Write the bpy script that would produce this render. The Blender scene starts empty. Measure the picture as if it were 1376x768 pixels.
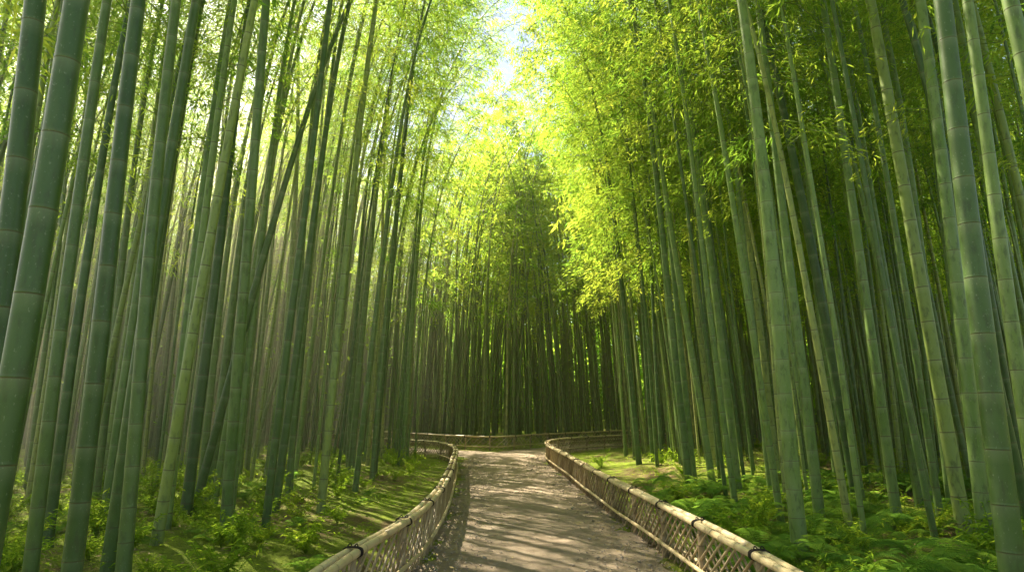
import bpy, math, numpy as np
from mathutils import Vector, Quaternion, Matrix
rng = np.random.default_rng(11)
scene = bpy.context.scene
COL = scene.collection
scene.view_settings.view_transform = 'Standard'
scene.view_settings.look = 'None'
scene.view_settings.exposure = 0
EL=math.radians(48); AZ=math.radians(-40)

# ------------------------------------------------------------------ helpers
def mk(name, V, Q, mats, attrs=None, matidx=None, smooth=False):
    V = np.asarray(V, dtype=np.float32); Q = np.asarray(Q, dtype=np.int32)
    me = bpy.data.meshes.new(name)
    me.vertices.add(len(V)); me.vertices.foreach_set('co', V.ravel())
    me.loops.add(Q.size); me.loops.foreach_set('vertex_index', Q.ravel())
    me.polygons.add(len(Q))
    me.polygons.foreach_set('loop_start', np.arange(0, Q.size, 4, dtype=np.int32))
    for m in mats: me.materials.append(m)
    if matidx is not None: me.polygons.foreach_set('material_index', np.asarray(matidx, dtype=np.int32))
    me.polygons.foreach_set('use_smooth', np.full(len(Q), smooth, dtype=bool) if not isinstance(smooth, np.ndarray) else smooth)
    if attrs:
        for k, a in attrs.items():
            at = me.attributes.new(k, 'FLOAT', 'POINT')
            at.data.foreach_set('value', np.asarray(a, dtype=np.float32))
    me.update(calc_edges=True)
    return me

class Geo:
    def __init__(s): s.V=[]; s.Q=[]; s.n=0; s.A={'band':[], 'bloom':[], 'tint':[]}; s.M=[]
    def add(s, V, Q, band=None, bloom=None, tint=0.0, mat=0):
        V=np.asarray(V); n=len(V)
        s.V.append(V); s.Q.append(np.asarray(Q)+s.n); s.n+=n
        for k,v in (('band',band),('bloom',bloom),('tint',tint)):
            if v is None: v=0.0
            s.A[k].append(np.full(n,v) if np.isscalar(v) else np.asarray(v))
        s.M.append(np.full(len(Q),mat))
    def arrays(s):
        return np.concatenate(s.V), np.concatenate(s.Q), {k:np.concatenate(a) for k,a in s.A.items()}, np.concatenate(s.M)
    def mesh(s, name, mats, smooth=False):
        V,Q,A,M=s.arrays()
        return mk(name,V,Q,mats,A,M,smooth)

def norm(a): return a/np.maximum(np.linalg.norm(a,axis=-1,keepdims=True),1e-9)

def tube(P, R, sides, ref=(0,1,0)):
    P=np.asarray(P,float); n=len(P); R=np.broadcast_to(R,(n,))
    T=norm(np.gradient(P,axis=0))
    N1=norm(np.cross(T,np.asarray(ref,float))); N2=np.cross(T,N1)
    a=np.arange(sides)*2*np.pi/sides
    V=P[:,None,:]+R[:,None,None]*(np.cos(a)[None,:,None]*N1[:,None,:]+np.sin(a)[None,:,None]*N2[:,None,:])
    i=np.arange(n-1)[:,None]*sides; j=np.arange(sides)[None,:]; k=(j+1)%sides
    Q=np.stack([i+j,i+k,i+sides+k,i+sides+j],-1).reshape(-1,4)
    return V.reshape(-1,3),Q

def leaves(B,D,S,L,W,sag=0.12):
    B=np.asarray(B); n=len(B); L=np.broadcast_to(L,(n,))[:,None]; W=np.broadcast_to(W,(n,))[:,None]
    mid=B+D*L*0.42
    tip=B+D*L; tip[:,2]-=sag*L[:,0]
    V=np.stack([B,mid+S*W*0.5,tip,mid-S*W*0.5],1).reshape(-1,3)
    Q=np.arange(n*4).reshape(n,4)
    return V,Q

def catmull(pts, step):
    p=np.array(pts,float); p=np.vstack([2*p[0]-p[1],p,2*p[-1]-p[-2]])
    out=[]
    for i in range(1,len(p)-2):
        for t in np.linspace(0,1,40,endpoint=False):
            a,b,c,d=p[i-1],p[i],p[i+1],p[i+2]
            out.append(0.5*((2*b)+(-a+c)*t+(2*a-5*b+4*c-d)*t*t+(-a+3*b-3*c+d)*t**3))
    out.append(p[-2]); out=np.array(out)
    s=np.r_[0,np.cumsum(np.linalg.norm(np.diff(out,axis=0),axis=1))]
    q=np.arange(0,s[-1],step)
    return np.stack([np.interp(q,s,out[:,k]) for k in range(out.shape[1])],1)

def obj(name, data, parent=None, loc=None):
    o=bpy.data.objects.new(name,data); COL.objects.link(o)
    if parent: o.parent=parent
    if loc is not None: o.location=loc
    return o
def tag(o,label,cat,group=None,kind=None):
    o['label']=label
    if cat: o['category']=cat
    if group: o['group']=group
    if kind: o['kind']=kind

# ------------------------------------------------------------------ materials
class NT:
    def __init__(s,name):
        s.m=bpy.data.materials.new(name); s.m.use_nodes=True; s.t=s.m.node_tree; s.t.nodes.clear()
        s.out=s.t.nodes.new('ShaderNodeOutputMaterial')
    def n(s,typ,**kw):
        nd=s.t.nodes.new(typ)
        for k,v in kw.items(): setattr(nd,k,v)
        return nd
    def link(s,a,b): s.t.links.new(a,b)
    def attr(s,name): 
        a=s.n('ShaderNodeAttribute'); a.attribute_name=name; return a.outputs['Fac']
    def math(s,op,a,b=None,clamp=False):
        m=s.n('ShaderNodeMath',operation=op); m.use_clamp=clamp
        for i,v in enumerate((a,b)):
            if v is None: continue
            if isinstance(v,(int,float)): m.inputs[i].default_value=v
            else: s.link(v,m.inputs[i])
        return m.outputs[0]
    def mix(s,f,a,b,blend='MIX'):
        m=s.n('ShaderNodeMixRGB',blend_type=blend)
        for i,v in enumerate((f,a,b)):
            if isinstance(v,(int,float)): m.inputs[i].default_value=v
            elif isinstance(v,tuple): m.inputs[i].default_value=(*v,1)
            else: s.link(v,m.inputs[i])
        return m.outputs[0]
    def ramp(s,f,stops):
        r=s.n('ShaderNodeValToRGB'); e=r.color_ramp.elements
        while len(e)<len(stops): e.new(0.5)
        for el,(p,c) in zip(e,stops): el.position=p; el.color=(*c,1) if isinstance(c,tuple) else (c,c,c,1)
        s.link(f,r.inputs[0]); return r.outputs[0]
    def noise(s,scale,detail=4,vec=None,rough=0.6):
        x=s.n('ShaderNodeTexNoise'); x.inputs['Scale'].default_value=scale; x.inputs['Detail'].default_value=detail
        x.inputs['Roughness'].default_value=rough
        if vec is not None: s.link(vec,x.inputs['Vector'])
        return x.outputs['Fac']
    def coord(s,scale=None):
        c=s.n('ShaderNodeTexCoord').outputs['Object']
        if scale:
            m=s.n('ShaderNodeMapping'); m.inputs['Scale'].default_value=scale; s.link(c,m.inputs[0]); return m.outputs[0]
        return c
    def bump(s,h,strength,dist):
        b=s.n('ShaderNodeBump'); b.inputs['Strength'].default_value=strength; b.inputs['Distance'].default_value=dist
        s.link(h,b.inputs['Height']); return b.outputs[0]
    def principled(s,col,rough=0.6,spec=0.4,normal=None):
        p=s.n('ShaderNodeBsdfPrincipled')
        if isinstance(col,tuple): p.inputs['Base Color'].default_value=(*col,1)
        else: s.link(col,p.inputs['Base Color'])
        if isinstance(rough,float): p.inputs['Roughness'].default_value=rough
        else: s.link(rough,p.inputs['Roughness'])
        p.inputs['Specular IOR Level'].default_value=spec
        if normal is not None: s.link(normal,p.inputs['Normal'])
        s.link(p.outputs[0],s.out.inputs[0]); return s.m

def mat_culm(name,cols,pale,bloom):
    m=NT(name)
    r=m.n('ShaderNodeObjectInfo').outputs['Random']
    v=m.math('FRACT',m.math('ADD',r,m.attr('tint')))
    base=m.ramp(v,list(zip((0.0,.35,.7,.9,1.0),cols)))
    nz=m.noise(2.2,4,m.coord((3,3,.5)))
    base=m.mix(m.ramp(nz,[(0.35,0.0),(0.65,0.6)]),base,pale)
    nz2=m.noise(22,4,m.coord((1,1,.3)))
    base=m.mix(m.ramp(nz2,[(0.52,0.0),(0.66,0.6)]),base,(.045,.065,.020))
    nz3=m.noise(70,2,m.coord((1,1,.6)))
    base=m.mix(m.ramp(nz3,[(0.64,0.0),(0.72,0.35)]),base,(.30,.34,.22))
    base=m.mix(m.math('MULTIPLY',m.attr('bloom'),bloom),base,(.38,.42,.28))
    base=m.mix(m.math('MULTIPLY',m.attr('band'),0.9),base,(.085,.075,.030))
    return m.principled(base,0.40,0.4)
def mat_leaf(name,cols,tr,trans=0.5):
    m=NT(name)
    r=m.n('ShaderNodeObjectInfo').outputs['Random']
    v=m.math('FRACT',m.math('ADD',m.math('MULTIPLY',r,0.35),m.attr('tint')))
    c=m.ramp(v,[(i/(len(cols)-1),k) for i,k in enumerate(cols)])
    t=m.ramp(v,[(i/(len(tr)-1),k) for i,k in enumerate(tr)])
    d=m.n('ShaderNodeBsdfDiffuse'); m.link(c,d.inputs[0])
    tn=m.n('ShaderNodeBsdfTranslucent'); m.link(t,tn.inputs[0])
    a=m.n('ShaderNodeMixShader'); a.inputs[0].default_value=trans; m.link(d.outputs[0],a.inputs[1]); m.link(tn.outputs[0],a.inputs[2])
    m.link(a.outputs[0],m.out.inputs[0]); return m.m
def mat_ground():
    m=NT('forest_floor')
    co=m.coord()
    n1=m.noise(0.45,6,co); n2=m.noise(3.5,8,co,0.7); n3=m.noise(40,5,co,0.7)
    litter=m.ramp(n3,[(0.3,(.11,.07,.035)),(0.5,(.24,.17,.08)),(0.7,(.36,.28,.15))])
    moss=m.ramp(m.math('ADD',m.math('MULTIPLY',n2,.6),m.math('MULTIPLY',n3,.4)),[(0.36,(.10,.15,.018)),(0.52,(.24,.32,.03)),(0.66,(.40,.46,.05))])
    f=m.ramp(m.math('ADD',m.math('MULTIPLY',n1,.6),m.math('MULTIPLY',n2,.4)),[(0.42,0.08),(0.50,0.95)])
    c=m.mix(f,litter,moss)
    return m.principled(c,0.95,0.1,m.bump(m.math('ADD',n3,n2),1.0,0.08))
def mat_path():
    m=NT('packed_dirt_path')
    co=m.coord()
    n1=m.noise(0.9,6,co); n2=m.noise(7,8,co,0.75); n3=m.noise(60,4,co,0.7)
    c=m.ramp(n2,[(0.3,(.24,.18,.12)),(0.5,(.37,.29,.20)),(0.72,(.49,.395,.285))])
    c=m.mix(m.ramp(n1,[(0.42,0.0),(0.62,0.5)]),c,(.28,.21,.14))
    vo=m.n('ShaderNodeTexVoronoi'); vo.inputs['Scale'].default_value=38; m.link(co,vo.inputs['Vector'])
    st=m.ramp(vo.outputs['Distance'],[(0.12,1.0),(0.28,0.0)])
    sel=m.ramp(m.noise(5,3,co),[(0.46,0.0),(0.60,1.0)])
    k=m.math('MULTIPLY',st,sel)
    c=m.mix(m.math('MULTIPLY',k,.6),c,(.48,.42,.34))
    h=m.math('ADD',m.math('MULTIPLY',n3,.6),m.math('ADD',n2,m.math('MULTIPLY',k,.7)))
    return m.principled(c,0.92,0.15,m.bump(h,0.9,0.05))
def mat_pole(name,a,b,dark):
    m=NT(name)
    nz=m.noise(5,6,m.coord())
    v=m.math('ADD',m.math('MULTIPLY',nz,.7),m.math('MULTIPLY',m.attr('tint'),.5))
    c=m.ramp(v,[(0.25,a),(0.75,b)])
    fine=m.noise(90,3,m.coord())
    c=m.mix(m.ramp(fine,[(0.55,0.0),(0.75,0.3)]),c,dark)
    c=m.mix(m.math('MULTIPLY',m.attr('band'),.75),c,dark)
    return m.principled(c,0.45,0.4,m.bump(fine,0.15,0.003))
def mat_simple(name,a,b,scale=20,rough=0.85):
    m=NT(name); return m.principled(m.ramp(m.noise(scale,4,m.coord()),[(0.3,a),(0.7,b)]),rough,0.2)

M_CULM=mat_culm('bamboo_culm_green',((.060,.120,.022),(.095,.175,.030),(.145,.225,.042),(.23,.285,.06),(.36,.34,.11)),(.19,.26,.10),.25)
M_CULM_SHADED=mat_culm('bamboo_culm_deep_green_shaded',((.030,.072,.014),(.045,.095,.018),(.060,.115,.022),(.075,.13,.026),(.10,.155,.03)),(.085,.145,.045),.2)  # culm green darkened to paint in near-left shade; scattered culms reuse it
M_LEAF=mat_leaf('bamboo_leaf',[(.06,.13,.018),(.10,.18,.022),(.14,.22,.027),(.18,.24,.032)],[(.18,.40,.04),(.31,.53,.05),(.48,.64,.06),(.68,.72,.08)],0.62)
M_COVER=mat_leaf('ground_cover_leaf',[(.10,.18,.018),(.13,.22,.022),(.18,.27,.026),(.23,.30,.03)],[(.28,.48,.03),(.38,.58,.035),(.50,.66,.045),(.60,.66,.05)],0.5)
M_FERN=mat_leaf('fern_frond',[(.07,.16,.025),(.10,.20,.03),(.14,.24,.035)],[(.2,.44,.05),(.30,.53,.06),(.42,.60,.06)],0.45)
M_TWIG=mat_simple('bamboo_twig',(.10,.16,.03),(.20,.25,.06))
M_GROUND=mat_ground(); M_PATH=mat_path()
M_RAIL=mat_pole('dried_bamboo_rail',(.50,.39,.20),(.74,.62,.37),(.20,.14,.07))
M_SLAT=mat_pole('aged_bamboo_slat',(.27,.20,.105),(.58,.47,.28),(.12,.085,.045))
M_ROPE=mat_simple('dark_palm_rope',(.012,.010,.008),(.04,.03,.022),120)
M_DRY=mat_simple('dry_fallen_leaf',(.24,.17,.07),(.48,.38,.18),9)
M_STONE=mat_simple('pebble_stone',(.24,.20,.14),(.46,.40,.32),12)

# ------------------------------------------------------------------ layout
MAIN=[(0.3,-6),(0.3,0),(0.25,4),(0.35,8),(0.3,12),(0.1,17),(-0.25,21),(0.1,25),(1.9,28.7),(5.5,32.7),(10,36.8),(16,41.5),(24,47)]
BRANCH=[(0.2,23.5),(-2,26.4),(-5,28.6),(-7.8,32.2),(-11,37),(-15,42)]
F_LEFT=[(-1.46,-1),(-1.42,2.5),(-1.34,5),(-1.16,6.5),(-1.06,8),(-1.10,10.6),(-1.36,15),(-1.85,20.5),(-2.9,23.6),(-5,25.9),(-7.4,29.4),(-10.5,34)]
F_RIGHT=[(2.06,-1),(2.03,2.5),(1.99,5),(1.93,6.5),(1.80,8.7),(1.58,12.4),(1.4,17),(1.2,21.5),(1.5,24.6),(2.9,27.4),(6,30.4),(10.5,34.4),(16,38.8)]
F_FAR=[(-10.5,40.5),(-7.3,35.3),(-4.4,31.2),(-1.0,28.0),(1.0,30.2),(4.6,34.4),(9.2,38.9),(14,42.8),(19,46.6)]
mainC=catmull(MAIN,0.4); brC=catmull(BRANCH,0.4)
pathpts=np.vstack([mainC,brC])
def pdist(x,y):
    x=np.atleast_1d(np.asarray(x,float)); y=np.atleast_1d(np.asarray(y,float))
    out=np.full(x.shape,1e9)
    for px,py in pathpts: out=np.minimum(out,(x-px)**2+(y-py)**2)
    return np.sqrt(out)
def hgt(x,y):
    x=np.atleast_1d(np.asarray(x,float)); y=np.atleast_1d(np.asarray(y,float))
    d=pdist(x,y)
    t=np.clip((d-1.7)/3.5,0,1); t=t*t*(3-2*t)
    w=0.10*np.sin(x*.7+1.3)*np.cos(y*.53+.4)+0.06*np.sin(x*1.7+y*1.1)+0.03*np.sin(x*3.9-y*3.1)
    far=np.clip((np.hypot(x,y)-45)/90,0,1); far=far*far*(3-2*far)
    return -0.03+t*(0.20+w)+0.010*np.sin(x*5+y*3)*np.sin(y*4.3)*np.clip(d-1.2,0,1)+far*14

# terrain sheet
def axis(lo,hi,fine,l2,h2):
    a=np.arange(l2,h2,fine)
    left=l2-np.geomspace(fine,l2-lo,26)[::-1]; right=h2+np.geomspace(fine,hi-h2,26)
    return np.r_[left,a,right]
ax=axis(-450,450,0.3,-16,16); ay=axis(-450,600,0.3,-4,40)
X,Y=np.meshgrid(ax,ay); Z=hgt(X.ravel(),Y.ravel())
nx,ny=len(ax),len(ay)
ii,jj=np.meshgrid(np.arange(nx-1),np.arange(ny-1)); b=(jj*nx+ii).ravel()
Qg=np.stack([b,b+1,b+nx+1,b+nx],1)
g=obj('ground',mk('ground',np.stack([X.ravel(),Y.ravel(),Z],1),Qg,[M_GROUND],smooth=True))
tag(g,'mossy forest floor with brown leaf litter','ground',kind='structure')

# path ribbons
def ribbon(C,hw,zoff,n=25):
    T=norm(np.gradient(C,axis=0)); N=np.stack([T[:,1],-T[:,0]],1)
    s=np.arange(len(C))*0.1
    u=np.linspace(-1,1,n)
    wl=hw*(1+0.07*np.sin(s*2.1)+0.05*np.sin(s*5.7+1)+.03*np.sin(s*13)); wr=hw*(1+0.07*np.sin(s*1.7+2)+0.05*np.sin(s*6.3)+.03*np.sin(s*11+1))
    P=C[:,None,:]+N[:,None,:]*(np.where(u<0,wl[:,None],wr[:,None])*u)[:,:,None]
    x,y=P[...,0],P[...,1]
    z=zoff+0.035*(1-np.abs(u)**3)[None,:]-0.030+0.007*np.sin(x*9+y*4)*np.sin(y*7)+0.005*np.sin(x*21-y*17)-0.014*np.exp(-((np.abs(u)-.5)/.15)**2)[None,:]
    V=np.stack([x,y,z+np.zeros_like(x)],-1).reshape(-1,3)
    m=len(C); i,j=np.meshgrid(np.arange(n-1),np.arange(m-1)); b=(j*n+i).ravel()
    return V,np.stack([b,b+1,b+n+1,b+n],1)
G=Geo(); V,Q=ribbon(catmull(MAIN,0.1),1.42,0); G.add(V,Q); V,Q=ribbon(catmull(BRANCH,0.1),1.35,-0.006); G.add(V,Q)
p=obj('path',G.mesh('path',[M_PATH],True)); tag(p,'packed dirt footpath bending between low bamboo fences','path',kind='structure')

# ------------------------------------------------------------------ fences
FH=.565
def arc(C): return np.r_[0,np.cumsum(np.linalg.norm(np.diff(C,axis=0),axis=1))]
def frame_at(C,s,q):
    P=np.stack([np.interp(q,s,C[:,0]),np.interp(q,s,C[:,1])],-1)
    e=0.05
    A=np.stack([np.interp(q-e,s,C[:,0]),np.interp(q-e,s,C[:,1])],-1); B=np.stack([np.interp(q+e,s,C[:,0]),np.interp(q+e,s,C[:,1])],-1)
    T=norm(B-A); return P,T,np.stack([T[...,1],-T[...,0]],-1)
def pole_along(G,C,s,off,z,r,piece=3.6,start=0.0,sides=12):
    q0=start
    while q0<s[-1]-0.3:
        q1=min(q0+piece*rng.uniform(.85,1.15),s[-1]-0.02)
        qs=[q0];bd=[1.0];k=q0+rng.uniform(.1,.3); rr=[r*.5]
        qs.append(q0+.004);bd.append(.6);rr.append(r)
        while k<q1-.1:
            for dq,b_,f in ((-.10,0,1),(-.012,.1,1.0),(-.004,.7,1.03),(.003,1,.985),(.011,.3,1.02),(.03,0,1)):
                qs.append(k+dq);bd.append(b_);rr.append(r*f)
            k+=rng.uniform(.26,.42)
        qs+= [q1-.004,q1]; bd+=[.6,1.0]; rr+=[r,r*.5]
        qs=np.array(qs); o=np.argsort(qs); qs=qs[o]; bd=np.array(bd)[o]; rr=np.array(rr)[o]*rng.uniform(.96,1.04)
        P,T,N=frame_at(C,s,qs)
        zz=z+0.006*np.sin(qs*1.7+off*40)+rng.uniform(-.004,.004)
        P3=np.column_stack([P+N*(off+rng.uniform(-.004,.004)),zz])
        V,Q=tube(P3,rr,sides,(0,0,1)); G.add(V,Q,band=np.repeat(bd,sides),tint=rng.uniform(-.4,.6))
        q0=q1+0.003
def build_fence(pts,label,inner,gap=.18):
    C=catmull(pts,0.05); s=arc(C)
    root=obj('bamboo_fence',None,loc=(C[0,0],C[0,1],0)); tag(root,label,'fence',group='low bamboo fences along the path')
    org=np.array([C[0,0],C[0,1],0.0])
    def child(name,G,mats,smooth=True):
        V,Q,A,M=G.arrays(); return obj(name,mk(name,V-org,Q,mats,A,M,smooth),root)
    G=Geo()
    pole_along(G,C,s,0.041,FH,0.034,3.6,0.0,14); pole_along(G,C,s,-0.041,FH-.004,0.034,3.6,0.4,14)
    child('top_rail',G,[M_RAIL])
    G=Geo()
    pole_along(G,C,s,inner*0.056,0.14,0.023,3.2,.2,10); pole_along(G,C,s,-inner*0.056,0.14,0.022,3.2,.6,10)
    child('lower_rail',G,[M_RAIL])
    # lattice of crossing split slats
    G=Geo(); q=0.1; zt=FH-.03; RUN=.75
    while q<s[-1]-1.1:
        for sgn,lat in ((1,0.020),(-1,-0.020)):
            run=RUN*sgn*rng.uniform(.93,1.07)
            a=q+(0 if sgn>0 else RUN)+rng.uniform(-.02,.02); bq=a+run
            z=np.array([.0,.18,.36,zt]); qq=np.interp(z,[0,zt],[a,bq])+rng.uniform(-.006,.006,4)
            P,T,N=frame_at(C,s,qq); P3=np.column_stack([P+N*lat,z])
            V,Q=tube(P3,rng.uniform(.010,.014),6,(.3,.5,.1)); G.add(V,Q,band=rng.uniform(0,.3),tint=rng.uniform(-.5,.6))
        q+=gap
    child('lattice',G,[M_SLAT])
    Gp=Geo()
    zz=[-.05,.10,.115,.13,.34,.355,.37,FH-.04]; V,Q=tube([(0,0,z) for z in zz],[.036,.035,.038,.035,.034,.038,.034,.034],12); Gp.add(V,Q,band=np.repeat([0.3,0,1,0,0,1,0,0],12))
    mp=Gp.mesh('post',[M_SLAT],True)
    Gt=Geo(); 
    for k in range(5):
        a=np.linspace(0,2*np.pi,25); rx,rz=.083,.041
        px=np.sign(np.cos(a))*np.abs(np.cos(a))**.75*rx; pz=np.sign(np.sin(a))*np.abs(np.sin(a))**.75*rz
        V,Q=tube(np.column_stack([px,np.full(25,(k-2)*.009)+.002*np.sin(a*3),pz+.0]),.0052,6,(0,1,0)); Gt.add(V,Q)
    for sx in (-1,1):
        a=np.linspace(0,1,8); V,Q=tube(np.column_stack([sx*(.01+.05*a),.012*np.sin(a*5),.043+.03*np.sin(a*3)-.05*a*a]),.005,6,(0,1,0)); Gt.add(V,Q)
    mt=Gt.mesh('rope_tie',[M_ROPE],True)
    q=0.9
    while q<s[-1]-.3:
        P,T,N=frame_at(C,s,np.array([q])); ang=math.atan2(T[0,1],T[0,0])-math.pi/2
        o=obj('post',mp,root,(P[0,0]-org[0],P[0,1]-org[1],0)); o.rotation_euler=(0,0,ang)
        o=obj('rope_tie',mt,root,(P[0,0]-org[0],P[0,1]-org[1],FH-.002)); o.rotation_euler=(0,0,ang+rng.uniform(-.1,.1))
        q+=1.35*rng.uniform(.93,1.07)
build_fence(F_LEFT,'low tan bamboo fence curving along the mossy bank',1)
build_fence(F_RIGHT,'low tan bamboo fence running beside the ferns',-1)
build_fence(F_FAR,'low bamboo fence closing off the bend of the path',1,.24)

# ------------------------------------------------------------------ bamboo
def center(H,thmax,p):
    s=np.linspace(0,1,160); th=thmax*s**p; ds=H/159
    x=np.r_[0,np.cumsum(np.sin((th[1:]+th[:-1])/2)*ds)]; z=np.r_[0,np.cumsum(np.cos((th[1:]+th[:-1])/2)*ds)]
    return s,x,z
SPEC=[(16.5,1.1,4.2),(15,1.0,4.2),(18,1.3,4.6),(14,.9,3.8),(17,1.4,4.8),(15.5,.8,3.8),(13,1.15,4.2)]
CEN=[center(*sp) for sp in SPEC]
def culm_geo(G,ci,r0,sides,detail,seed,tint=0.0):
    r=np.random.default_rng(seed); H=SPEC[ci][0]; S,CX,CZ=CEN[ci]
    L=[0.0];R=[1.0];B=[0];BL=[0]
    k=.2; step=.25
    top=H*.985
    while k<top:
        if detail==2: rows=((-.10,1,0,0),(-.020,1.0,0,.7),(-.0045,1.02,0,1.0),(-.003,1.02,1,.5),(0.0015,.985,1,0),(.003,1.03,0,.6),(.010,1.01,0,.3),(.022,1,0,0))
        elif detail==1: rows=((-.08,1,0,0),(-.010,1.01,0,.9),(-.003,1.02,.9,.3),(0.004,1.02,.9,0),(.008,1.01,0,.4),(.018,1.0,0,0))
        else: rows=((0,1.02,.6,.4),(.06,1,0,.0))
        for dz,f,bb,bl in rows:
            L.append(k+dz);R.append(f);B.append(bb);BL.append(bl*min(1,k/1.2))
        step=min(step*1.10,.40 if detail>0 else .7)
        k+=step*r.uniform(.92,1.08)*(1 if k<H*.7 else .8)
    L.append(H);R.append(1);B.append(0);BL.append(0)
    L=np.array(L); s=L/H
    rad=r0*(1-.95*s**1.3)*np.array(R); rad*=1+.12*np.exp(-L/.25)
    wob=.03*np.sin(L*.55+seed)*np.minimum(L/3,1)
    P=np.column_stack([np.interp(s,S,CX),wob,np.interp(s,S,CZ)])
    V,Q=tube(P,rad,sides,(0,1,0))
    G.add(V,Q,band=np.repeat(B,sides),bloom=np.repeat(BL,sides),tint=tint)
def foliage_geo(G,ci,seed,nb,ncl,nl,Ll,Wl,twigs=True,mat_leaf=0,mat_twig=1,start=.36):
    r=np.random.default_rng(seed); H=SPEC[ci][0]; S,CX,CZ=CEN[ci]
    ss=np.linspace(start,.985,nb)+r.uniform(-.008,.008,nb)
    az=r.uniform(0,6.28)
    for s in ss:
        base=np.array([np.interp(s,S,CX),0,np.interp(s,S,CZ)])
        az+=math.pi+r.uniform(-.5,.5)
        for half in (0,1):
            a=az+(half*.6-.3)+r.uniform(-.3,.3)
            if s<start+.12 and r.random()<.45: continue
            Lb=(.75+1.75*(1-s)**.45*min(1,(s-start+.12)/.22))*r.uniform(.6,1.2)
            h=np.array([math.cos(a),math.sin(a),0]); t=np.linspace(0,1,9)
            el=r.uniform(.35,.8)
            P=base+Lb*(t[:,None]*h*(1-.12*t[:,None]))
            P[:,2]+=Lb*(el*t-(.55+el*.55)*t**2.1)
            if twigs:
                V,Q=tube(P[::2],np.linspace(.009,.003,5),3,(.2,.1,.97)); G.add(V,Q,mat=mat_twig)
            tc=r.uniform(.22,1.0,ncl)
            C=np.stack([np.interp(tc,t,P[:,k]) for k in range(3)],1)
            side=np.array([-h[1],h[0],0])
            C+=side*r.normal(0,.24*Lb/1.6,(ncl,1))+np.array([0,0,1])*r.normal(-.06,.09,(ncl,1))
            aa=a+r.normal(0,.9,(ncl,1))
            n=ncl*nl
            A=(aa+np.linspace(-1.0,1.0,nl)[None,:]+r.normal(0,.25,(ncl,nl))).ravel()
            e=(-.35+r.normal(0,.35,n))
            D=np.column_stack([np.cos(A)*np.cos(e),np.sin(A)*np.cos(e),np.sin(e)])
            Sd=norm(np.cross(D,np.column_stack([r.normal(0,.5,n),r.normal(0,.5,n),np.ones(n)])))
            B=np.repeat(C,nl,0)+D*.03+r.normal(0,.06,(n,3))
            V,Q=leaves(B,D,Sd,Ll*r.uniform(.7,1.25,n),Wl*r.uniform(.8,1.2,n),.15)
            G.add(V,Q,tint=np.repeat(np.clip(.32+r.normal(0,.18)+r.normal(0,.1,n),0.02,.64),4),mat=mat_leaf)

NC=len(SPEC)
fol=[];folS=[];folT=[]
for ci in range(NC):
    G=Geo(); foliage_geo(G,ci,100+ci,27,12,8,.135,.022,start=.37+.05*(ci%3)); fol.append(G.mesh('foliage',[M_LEAF,M_TWIG]))
    G=Geo(); foliage_geo(G,ci,200+ci,18,10,8,.120,.020,start=.38+.06*(ci%3)); folS.append(G.mesh('foliage',[M_LEAF,M_TWIG]))
    G=Geo(); foliage_geo(G,ci,400+ci,9,8,7,.130,.021,start=.64); folT.append(G.mesh('foliage',[M_LEAF,M_TWIG]))
culm_cache={}
def culm_mesh(ci,r0,sides,detail,seed,mat):
    k=(ci,round(r0,3),sides,detail,mat.name)
    if k not in culm_cache:
        G=Geo(); culm_geo(G,ci,r0,sides,detail,seed); culm_cache[k]=G.mesh('culm',[mat],True)
    return culm_cache[k]
def rotmat(dx,dy,yaw):
    d=Vector((dx,dy,1)).normalized()
    q=Vector((0,0,1)).rotation_difference(d)
    return q @ Quaternion((0,0,1),yaw)
def in_sun_gap(x,y):
    # thin crowns between the sun and a few stretches of path and bank
    for h in (7,9,11,13,15):
        k=h/math.tan(EL); gx=x-math.sin(AZ)*k; gy=y-math.cos(AZ)*k
        if abs(gx-.4)<2.4 and ((6.4<gy<8.8) or (10.2<gy<12.8) or (15.5<gy<19)): return x<-4.5 or rng.random()<.3
        if abs(gx+4.5)<2.4 and (6.5<gy<10.5 or 12<gy<17): return rng.random()<.9
        if abs(gx-5.5)<1.8 and (7.5<gy<11): return rng.random()<.6
        if abs(gx-1.5)<5 and 26<gy<34: return rng.random()<.45
    # open lanes that let beams of light slant through the sunny side
    if x<-6 and y>12:
        lane=(x*math.cos(AZ)-y*math.sin(AZ))
        if math.sin(lane*1.25)>.62: return rng.random()<.9
    return False

GR='bamboo plants of the grove'
def place(x,y,q,ci,r0,label,sides=12,detail=1,seed=1,scale=1.0,mat=None,hero=False):
    z=float(hgt(x,y)[0])-.05
    e=obj('bamboo_plant',None,loc=(x,y,z)); e.empty_display_size=.2
    e.rotation_mode='QUATERNION'; e.rotation_quaternion=q; e.scale=(scale,)*3
    tag(e,label,'bamboo',group=GR)
    sparse = hero or rng.random()<(.3 if x<0 else (.6 if y<14 else .2))
    f=folT if in_sun_gap(x,y) else (folS if sparse else fol)
    obj('culm',culm_mesh(ci,r0,sides,detail,seed,mat or M_CULM),e); obj('foliage',f[ci],e)

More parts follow.
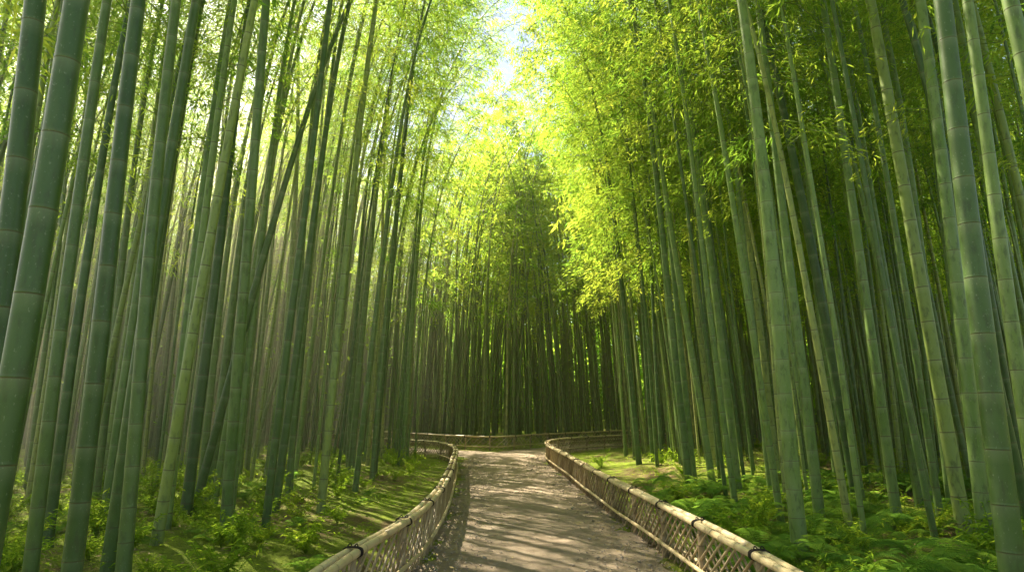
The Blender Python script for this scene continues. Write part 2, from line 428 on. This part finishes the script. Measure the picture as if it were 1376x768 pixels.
# surveyed culms: distance ahead, bearing low, bearing high, diameter, shape, lean in y
HERO=[(3.2,-.815,-.864,.125,1,.0),(2.9,-.800,-.790,.132,0,.01),(4.2,-.659,-.664,.12,5,.0),(5.8,-.582,-.617,.125,0,.02),
(6.2,-.604,-.568,.12,2,.0),(5.4,-.72,-.735,.11,3,.0),(12,-.465,-.437,.15,1,.0),(11,-.367,-.300,.14,4,.0),(12.6,-.339,-.351,.12,4,.0),
(10.5,-.500,-.310,.14,1,.0),(9,-.526,-.517,.13,5,.0),(7.6,-.70,-.70,.12,6,.0),(8.6,-.62,-.60,.11,2,.0),(10.5,-.43,-.40,.11,4,.0),
(20,-.262,-.12,.11,4,.0),(19,-.245,-.14,.10,1,.0),(21.5,-.30,-.16,.10,4,.0),(16,-.30,-.24,.11,1,.0),
(7.6,.434,.416,.18,1,.0),(10.8,.536,.449,.18,4,.0),(11.2,.625,.589,.16,2,.0),(9.3,.469,.443,.15,4,.0),
(4.6,.749,.776,.165,1,.0),(5.5,.803,.816,.125,3,.0),(4.5,.93,.882,.135,0,.0),(7,.714,.736,.15,2,.0),
(13,.352,.300,.16,4,.0),(15,.285,.240,.15,4,.0),(12.3,.40,.37,.13,1,.0),(13.5,.50,.49,.14,4,.0),(9.8,.67,.675,.14,5,.0),(8.4,.80,.80,.14,0,.0),(12.5,.58,.55,.13,4,.0)]
hx=[]
for i,(D,a,b_,d,ci,ly) in enumerate(HERO):
    sl=(b_-a)/.9568; x0=a*D-sl*(1.7-.2372*D)
    toward=math.pi if x0>0 else 0
    q=rotmat(sl*.96,ly,toward+rng.uniform(-.35,.35))
    if abs(sl)>.14: lab='green bamboo culm slanting strongly across its upright neighbours'
    elif i<6: lab='thick green bamboo culm with deep shade painted into its colour'
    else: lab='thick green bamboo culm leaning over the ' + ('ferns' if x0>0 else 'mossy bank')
    place(x0,D,q,ci,d/2,lab,20,2,i,mat=M_CULM_SHADED if (i<6 or i in (7,9,11,19,22)) else M_CULM,hero=True)
    hx.append((x0,D))
acc=[]
cell={}
def ok(x,y,m):
    cx,cy=int(x//1),int(y//1)
    for i in (-1,0,1):
        for j in (-1,0,1):
            for (a,b_) in cell.get((cx+i,cy+j),()):
                if (a-x)**2+(b_-y)**2<m*m: return False
    return True
def put(x,y): cell.setdefault((int(x//1),int(y//1)),[]).append((x,y))
for a,b_ in hx: put(a,b_)
N=16000
cy=rng.uniform(1,52,N); cx=rng.uniform(-46,46,N)
pd=pdist(cx,cy)
for x,y,d in zip(cx,cy,pd):
    if abs(x)>.86*y+2: continue
    lim=3.4 if y<19 and x<0 else (3.6 if y<19 else (2.7 if y<27 else 2.1))
    if d<lim: continue
    if 12<y<30 and -.15*y<x<.175*y: continue
    if y<7.5 and abs(x)<.86*y+1.0: continue
    if not ok(x,y,.57 if y<34 else .62): continue
    put(x,y); acc.append((x,y))
acc=np.array(acc)
inview=np.abs(acc[:,0])<.86*acc[:,1]+.5
dist=np.hypot(acc[:,0],acc[:,1])+np.where(inview,0,1000)
order=np.argsort(dist)
n_ind=300-len(HERO)
def lean(x,y,pdn=9):
    s=-1 if x>.3 else 1
    edge=pdn<6.5
    if s>0: k=np.clip(rng.normal(.03 if not edge else .045,.028),-.03,.09)
    else: k=np.clip(rng.normal(.055 if edge else .045,.025),-.01,.10)
    if s>0 and not edge and rng.random()<.04: k+=.13
    dx=s*k*(1 if edge else min(1,12/(abs(x)+4)+.3)); dy=rng.normal(-.01,.025)
    yaw=(math.pi if s<0 else 0)+rng.normal(0,.5 if edge else .9)
    return rotmat(dx,dy,yaw)
accd=pdist(acc[:,0],acc[:,1])
for k in order[:n_ind]:
    x,y=acc[k]; ci=int(rng.integers(NC))
    r0=[.047,.058,.070][int(rng.integers(3))] if rng.random()>.3 else .032
    dk=rng.random()<.3
    sc=rng.uniform(.9,1.1)*(1.12 if accd[k]<6 else 1)
    lb={.032:'slender young green bamboo culm in the grove',.047:'tall green bamboo culm with feathery foliage'}.get(r0,'tall stout green bamboo culm with feathery foliage')
    place(float(x),float(y),lean(x,y,accd[k]),ci,r0,lb,12,1,int(ci),sc,M_CULM_SHADED if dk else M_CULM)
# remaining grove as one mass
low=[];lowb=[]
for ci in range(NC):
    G=Geo(); culm_geo(G,ci,.055,6,0,ci); lowb.append(G.arrays())
    foliage_geo(G,ci,300+ci,19,8,5,.225,.045,twigs=False,mat_leaf=1,start=.38); low.append(G.arrays())
VV=[];QQ=[];TT=[];BB=[];BLm=[];MM=[];off=0
for k in order[n_ind:]:
    x,y=acc[k]; ci=int(rng.integers(NC)); ed=accd[k]<6; cf=abs(x)<10 and y>29
    V,Q,A,M=(low if (rng.random()<((.62 if cf else .85) if ed else (.50 if cf else (.48 if x>-5 else .50))) and not in_sun_gap(x,y)) else lowb)[ci]
    R=np.array(lean(x,y,accd[k]).to_matrix())*rng.uniform(.88,1.1)*(1.2 if ed or cf else 1)
    VV.append((V@R.T)+np.array([x,y,float(hgt(x,y)[0])-.05])); QQ.append(Q+off); off+=len(V)
    ct=rng.uniform(0,1); isleaf=np.zeros(len(V),bool); isleaf[Q[M==1].ravel()]=True
    TT.append(np.where(isleaf,np.clip(A['tint']+rng.uniform(-.2,.25),0,.95),ct)); BB.append(A['band']); BLm.append(A['bloom']); MM.append(M)
if VV:
    me=mk('bamboo_grove',np.concatenate(VV),np.concatenate(QQ),[M_CULM,M_LEAF],{'tint':np.concatenate(TT),'band':np.concatenate(BB),'bloom':np.concatenate(BLm)},np.concatenate(MM))
    o=obj('bamboo_grove',me); tag(o,'dense mass of further bamboo culms and foliage','bamboo grove',kind='stuff')

# distant foliage
n=2800; G=Geo()
ang=rng.uniform(-1.0,1.0,n); rad=rng.uniform(54,84,n); zc=rng.uniform(0,15,n)*rng.uniform(.3,1,n)
xs=np.sin(ang)*rad; ys=np.cos(ang)*rad; zc=zc+hgt(xs,ys)
n2=480; xs=np.r_[xs,rng.uniform(-30,-6,n2)]; ys=np.r_[ys,rng.uniform(20,48,n2)]; zc=np.r_[zc,rng.uniform(.2,8.5,n2)]
n3=130; xs=np.r_[xs,rng.uniform(-6,12,n3)]; ys=np.r_[ys,rng.uniform(36,50,n3)]; zc=np.r_[zc,rng.uniform(.2,10,n3)]; n2+=n3
nl=40; N=len(xs)*nl
C=np.repeat(np.column_stack([xs,ys,zc]),nl,0)+rng.normal(0,1,(N,3))*np.array([1.2,1.2,.7])
C[:,2]=np.maximum(C[:,2],.1)
A=rng.uniform(0,6.28,N); e=rng.normal(-.3,.4,N); D=np.column_stack([np.cos(A)*np.cos(e),np.sin(A)*np.cos(e),np.sin(e)])
Sd=norm(np.cross(D,rng.normal(0,1,(N,3))+np.array([0,0,1])))
sz=np.repeat(np.r_[np.full(n,.95),np.full(n2,.19)],nl)
V,Q=leaves(C,D,Sd,sz,sz*.40,.1); G.add(V,Q,tint=np.repeat(np.clip(np.repeat(rng.uniform(.1,.7,len(xs)),nl)+rng.normal(0,.1,N),0,.9),4))
o=obj('distant_foliage',G.mesh('distant_foliage',[M_LEAF])); tag(o,'sunlit leafy undergrowth and woodland behind the grove','foliage',kind='stuff')

# ------------------------------------------------------------------ undergrowth
def fern_mesh(seed):
    r=np.random.default_rng(seed); G=Geo()
    for f in range(11):
        a=f*.571+r.uniform(-.25,.25); L=r.uniform(.30,.62); el=r.uniform(1.0,1.7); t=np.linspace(0,1,28)
        h=np.array([math.cos(a),math.sin(a),0]); P=h*(L*t**1.0)[:,None]*.8; P[:,2]=L*(el*t-el*.80*t**2)
        V,Q=tube(P[::3],.003,3,(.2,.1,.97)); G.add(V,Q,tint=.2)
        T=norm(np.gradient(P,axis=0)); sd=np.array([-h[1],h[0],0])
        for s_ in (1,-1):
            D=norm(sd*s_+T*.45+np.array([0,0,-.18])); w=np.sin(np.clip(t*1.02+.06,0,1)*np.pi)**.7*L*.24+.008
            S2=norm(np.cross(D,np.array([0,0,1])+T*.2+np.zeros_like(D)))
            V,Q=leaves(P[4:],D[4:],S2[4:],w[4:],L*.028,.1); G.add(V,Q,tint=np.repeat(np.clip(.4+r.normal(0,.15)+r.normal(0,.05,len(P)-4),0,.64),4))
    return G.mesh('fern',[M_FERN])
def shrub_mesh(seed):
    r=np.random.default_rng(seed); G=Geo()
    for f in range(16):
        a=r.uniform(0,6.28); L=r.uniform(.35,.75); h=np.array([math.cos(a),math.sin(a),0]); t=np.linspace(0,1,6)
        P=h*(L*.6*t**1.4)[:,None]; P[:,2]=L*(t-.25*t**2); V,Q=tube(P,.004,3,(.3,.2,.1)); G.add(V,Q,tint=.1)
        n=22; tc=r.uniform(.25,1,n); C=np.stack([np.interp(tc,t,P[:,k]) for k in range(3)],1); A=r.uniform(0,6.28,n); e=r.normal(.0,.35,n)
        D=np.column_stack([np.cos(A)*np.cos(e),np.sin(A)*np.cos(e),np.sin(e)]); Sd=norm(np.cross(D,np.array([0,0,1])+r.normal(0,.3,(n,3))))
        V,Q=leaves(C,D,Sd,r.uniform(.06,.12,n),r.uniform(.02,.035,n),.2); G.add(V,Q,tint=np.repeat(np.clip(.35+r.normal(0,.18,n),0,.64),4))
    return G.mesh('shrub',[M_COVER])
ferns=[fern_mesh(i) for i in range(8)]; shrubs=[shrub_mesh(i) for i in range(6)]
def scatter(name,meshes,count,xr,yr,label,cat,group,mind,smin,smax):
    c=0; tries=0
    while c<count and tries<count*40:
        tries+=1; y=yr[0]+(yr[1]-yr[0])*rng.random()**1.4; x=rng.uniform(*xr)
        if abs(x)>.86*y+.6 or pdist(x,y)[0]<mind: continue
        o=obj(name,meshes[int(rng.integers(len(meshes)))],None,(x,y,float(hgt(x,y)[0])-.02)); o.rotation_euler=(rng.normal(0,.12),rng.normal(0,.12),rng.uniform(0,6.28)); s=rng.uniform(smin,smax); o.scale=(s,s,s*rng.uniform(.8,1.25))
        tag(o,label,cat,group=group); c+=1
scatter('fern',ferns,235,(2.2,11),(4.6,14),'green fern with arching fronds on the forest floor','fern','ferns under the bamboo',2.05,.4,1.25)
scatter('fern',ferns,50,(-9,-2),(6,18),'green fern with arching fronds on the mossy bank','fern','ferns under the bamboo',2.5,.35,.8)
scatter('shrub',shrubs,130,(-11,-2.2),(5.5,21),'low leafy green shrub on the mossy bank','shrub','low shrubs under the bamboo',2.7,.3,1.1)
scatter('shrub',shrubs,80,(2.6,14),(6,26),'low leafy green shrub among the ferns','shrub','low shrubs under the bamboo',2.2,.4,1.0)

# ground cover mass
n=30000; x=rng.uniform(-20,20,n); y=3+35*rng.random(n)**1.3
d=pdist(x,y); dens=.5+.5*np.sin(x*1.3+y*.7)*np.sin(y*1.1-x*.6+1)
keep=(np.abs(x)<.86*y+1)&(d>1.45)&((d>1.75)|(rng.random(n)<.3))&(rng.random(n)<(.08+.85*dens**1.2)*np.where(x>0,.7,.95))
x,y,d=x[keep],y[keep],d[keep]; z=hgt(x,y); nl=11; N=len(x)*nl
tall=np.where(d<2.2,.05,np.where(d<3.6,.08,.16))*rng.uniform(.4,1.7,len(x))
C=np.repeat(np.column_stack([x,y,z]),nl,0)+rng.normal(0,1,(N,3))*np.array([.10,.10,0]); C[:,2]+=rng.uniform(0.0,1,N)*np.repeat(tall,nl)
A=rng.uniform(0,6.28,N); e=rng.normal(.25,.4,N); D=np.column_stack([np.cos(A)*np.cos(e),np.sin(A)*np.cos(e),np.sin(e)])
Sd=norm(np.cross(D,np.array([0,0,1])+rng.normal(0,.3,(N,3))))
sz=rng.uniform(.025,.075,N)*np.repeat(np.where(d<2.2,.7,1),nl); V,Q=leaves(C,D,Sd,sz,sz*.45,.2); G=Geo()
G.add(V,Q,tint=np.repeat(np.clip(np.repeat(rng.uniform(.1,.6,len(x)),nl)+rng.normal(0,.06,N),0,.64),4))
o=obj('ground_cover',G.mesh('ground_cover',[M_COVER])); tag(o,'low green leafy ground cover between the culms','ground cover',kind='stuff')
# fallen leaves
n=15000; x=rng.uniform(-12,12,n); y=rng.uniform(3,30,n); d=pdist(x,y)
keep=(np.abs(x)<.86*y+1)&((d>.9)|(rng.random(n)<.18)); x,y,d=x[keep],y[keep],d[keep]; N=len(x)
z=np.maximum(hgt(x,y),np.where(d<1.35,.012,-9))+rng.uniform(.004,.02,N); A=rng.uniform(0,6.28,N); e=rng.normal(0,.12,N)
D=np.column_stack([np.cos(A)*np.cos(e),np.sin(A)*np.cos(e),np.sin(e)]); Sd=norm(np.cross(D,np.array([0,0,1])+rng.normal(0,.2,(N,3))))
V,Q=leaves(np.column_stack([x,y,z]),D,Sd,rng.uniform(.06,.14,N),rng.uniform(.012,.024,N),.0); G=Geo(); G.add(V,Q)
o=obj('fallen_leaves',G.mesh('fallen_leaves',[M_DRY])); tag(o,'dry fallen bamboo leaves scattered on the ground','leaf litter',kind='stuff')
# gravel
n=12000; G=Geo(); idx=rng.integers(0,int(len(mainC)*.62),n); c=mainC[idx]; off=rng.choice([-1,1],n)*(1.45-np.abs(rng.normal(0,.5,n))); x=c[:,0]+off; y=c[:,1]+rng.uniform(-.2,.2,n)
cube=np.array([[-1,-1,-1],[1,-1,-1],[1,1,-1],[-1,1,-1],[-1,-1,1],[1,-1,1],[1,1,1],[-1,1,1]],float)*.6
cq=np.array([[0,3,2,1],[4,5,6,7],[0,1,5,4],[1,2,6,5],[2,3,7,6],[3,0,4,7]])
s=rng.uniform(.004,.014,n)*np.where(rng.random(n)<.06,2.0,1)
zz=np.where(np.abs(off)<1.2,.004,-.018)+s*.3
V=cube[None]*s[:,None,None]*rng.uniform(.6,1.3,(n,8,1))*np.array([1.2,1,.7]); a=rng.uniform(0,6.28,n)
Vx=V[...,0]*np.cos(a)[:,None]-V[...,1]*np.sin(a)[:,None]; Vy=V[...,0]*np.sin(a)[:,None]+V[...,1]*np.cos(a)[:,None]
V=np.stack([Vx+x[:,None],Vy+y[:,None],V[...,2]+zz[:,None]],-1).reshape(-1,3); Q=(cq[None]+8*np.arange(n)[:,None,None]).reshape(-1,4)
G.add(V,Q); o=obj('gravel',G.mesh('gravel',[M_STONE],True)); tag(o,'small loose stones along the path edges','gravel',kind='stuff')

# ------------------------------------------------------------------ sunlit morning haze filling the grove (real scattering volume, thicker on the sunny side)
hv=np.array([[-60,-12,-2],[60,-12,-2],[60,80,-2],[-60,80,-2],[-60,-12,18],[60,-12,18],[60,80,18],[-60,80,18]],float)
hz=obj('haze',mk('haze',hv,cq,[])); tag(hz,'thin warm morning haze hanging in the grove','haze',kind='structure')
hm=NT('haze_volume'); tc=hm.coord(); sx=hm.n('ShaderNodeSeparateXYZ'); hm.link(tc,sx.inputs[0])
mr=hm.n('ShaderNodeMapRange'); hm.link(sx.outputs[0],mr.inputs[0])
for i,v in ((1,-1.5),(2,-12.0),(3,.0011),(4,.021)): mr.inputs[i].default_value=v
vs=hm.n('ShaderNodeVolumeScatter'); vs.inputs['Color'].default_value=(1,.96,.58,1); vs.inputs['Anisotropy'].default_value=.6
hm.link(mr.outputs[0],vs.inputs['Density']); hm.link(vs.outputs[0],hm.out.inputs['Volume']); hz.data.materials.append(hm.m)

# ------------------------------------------------------------------ light, sky, camera
sdir=Vector((math.sin(AZ)*math.cos(EL),math.cos(AZ)*math.cos(EL),math.sin(EL)))
sun=bpy.data.lights.new('sun','SUN'); sun.energy=26; sun.angle=math.radians(.5); sun.color=(1,.89,.67)
so=bpy.data.objects.new('sun',sun); COL.objects.link(so); so.rotation_mode='QUATERNION'; so.rotation_quaternion=sdir.to_track_quat('Z','Y'); so.location=sdir*60
w=bpy.data.worlds.new('World'); scene.world=w; w.use_nodes=True; nt=w.node_tree
bg=nt.nodes['Background']; sk=nt.nodes.new('ShaderNodeTexSky'); sk.sky_type='NISHITA'; sk.sun_disc=False
hs=nt.nodes.new('ShaderNodeHueSaturation'); hs.inputs['Saturation'].default_value=.8
sk.sun_elevation=EL; sk.sun_rotation=AZ % (2*math.pi); nt.links.new(sk.outputs[0],hs.inputs['Color']); nt.links.new(hs.outputs[0],bg.inputs[0]); bg.inputs[1].default_value=.25
cam=bpy.data.cameras.new('camera'); co=bpy.data.objects.new('camera',cam); COL.objects.link(co)
cam.lens=22; cam.sensor_width=36; cam.clip_end=2000; cam.clip_start=.05
co.location=(0,0,1.7); co.rotation_euler=(math.radians(90+11.2),0,0)
scene.camera=co
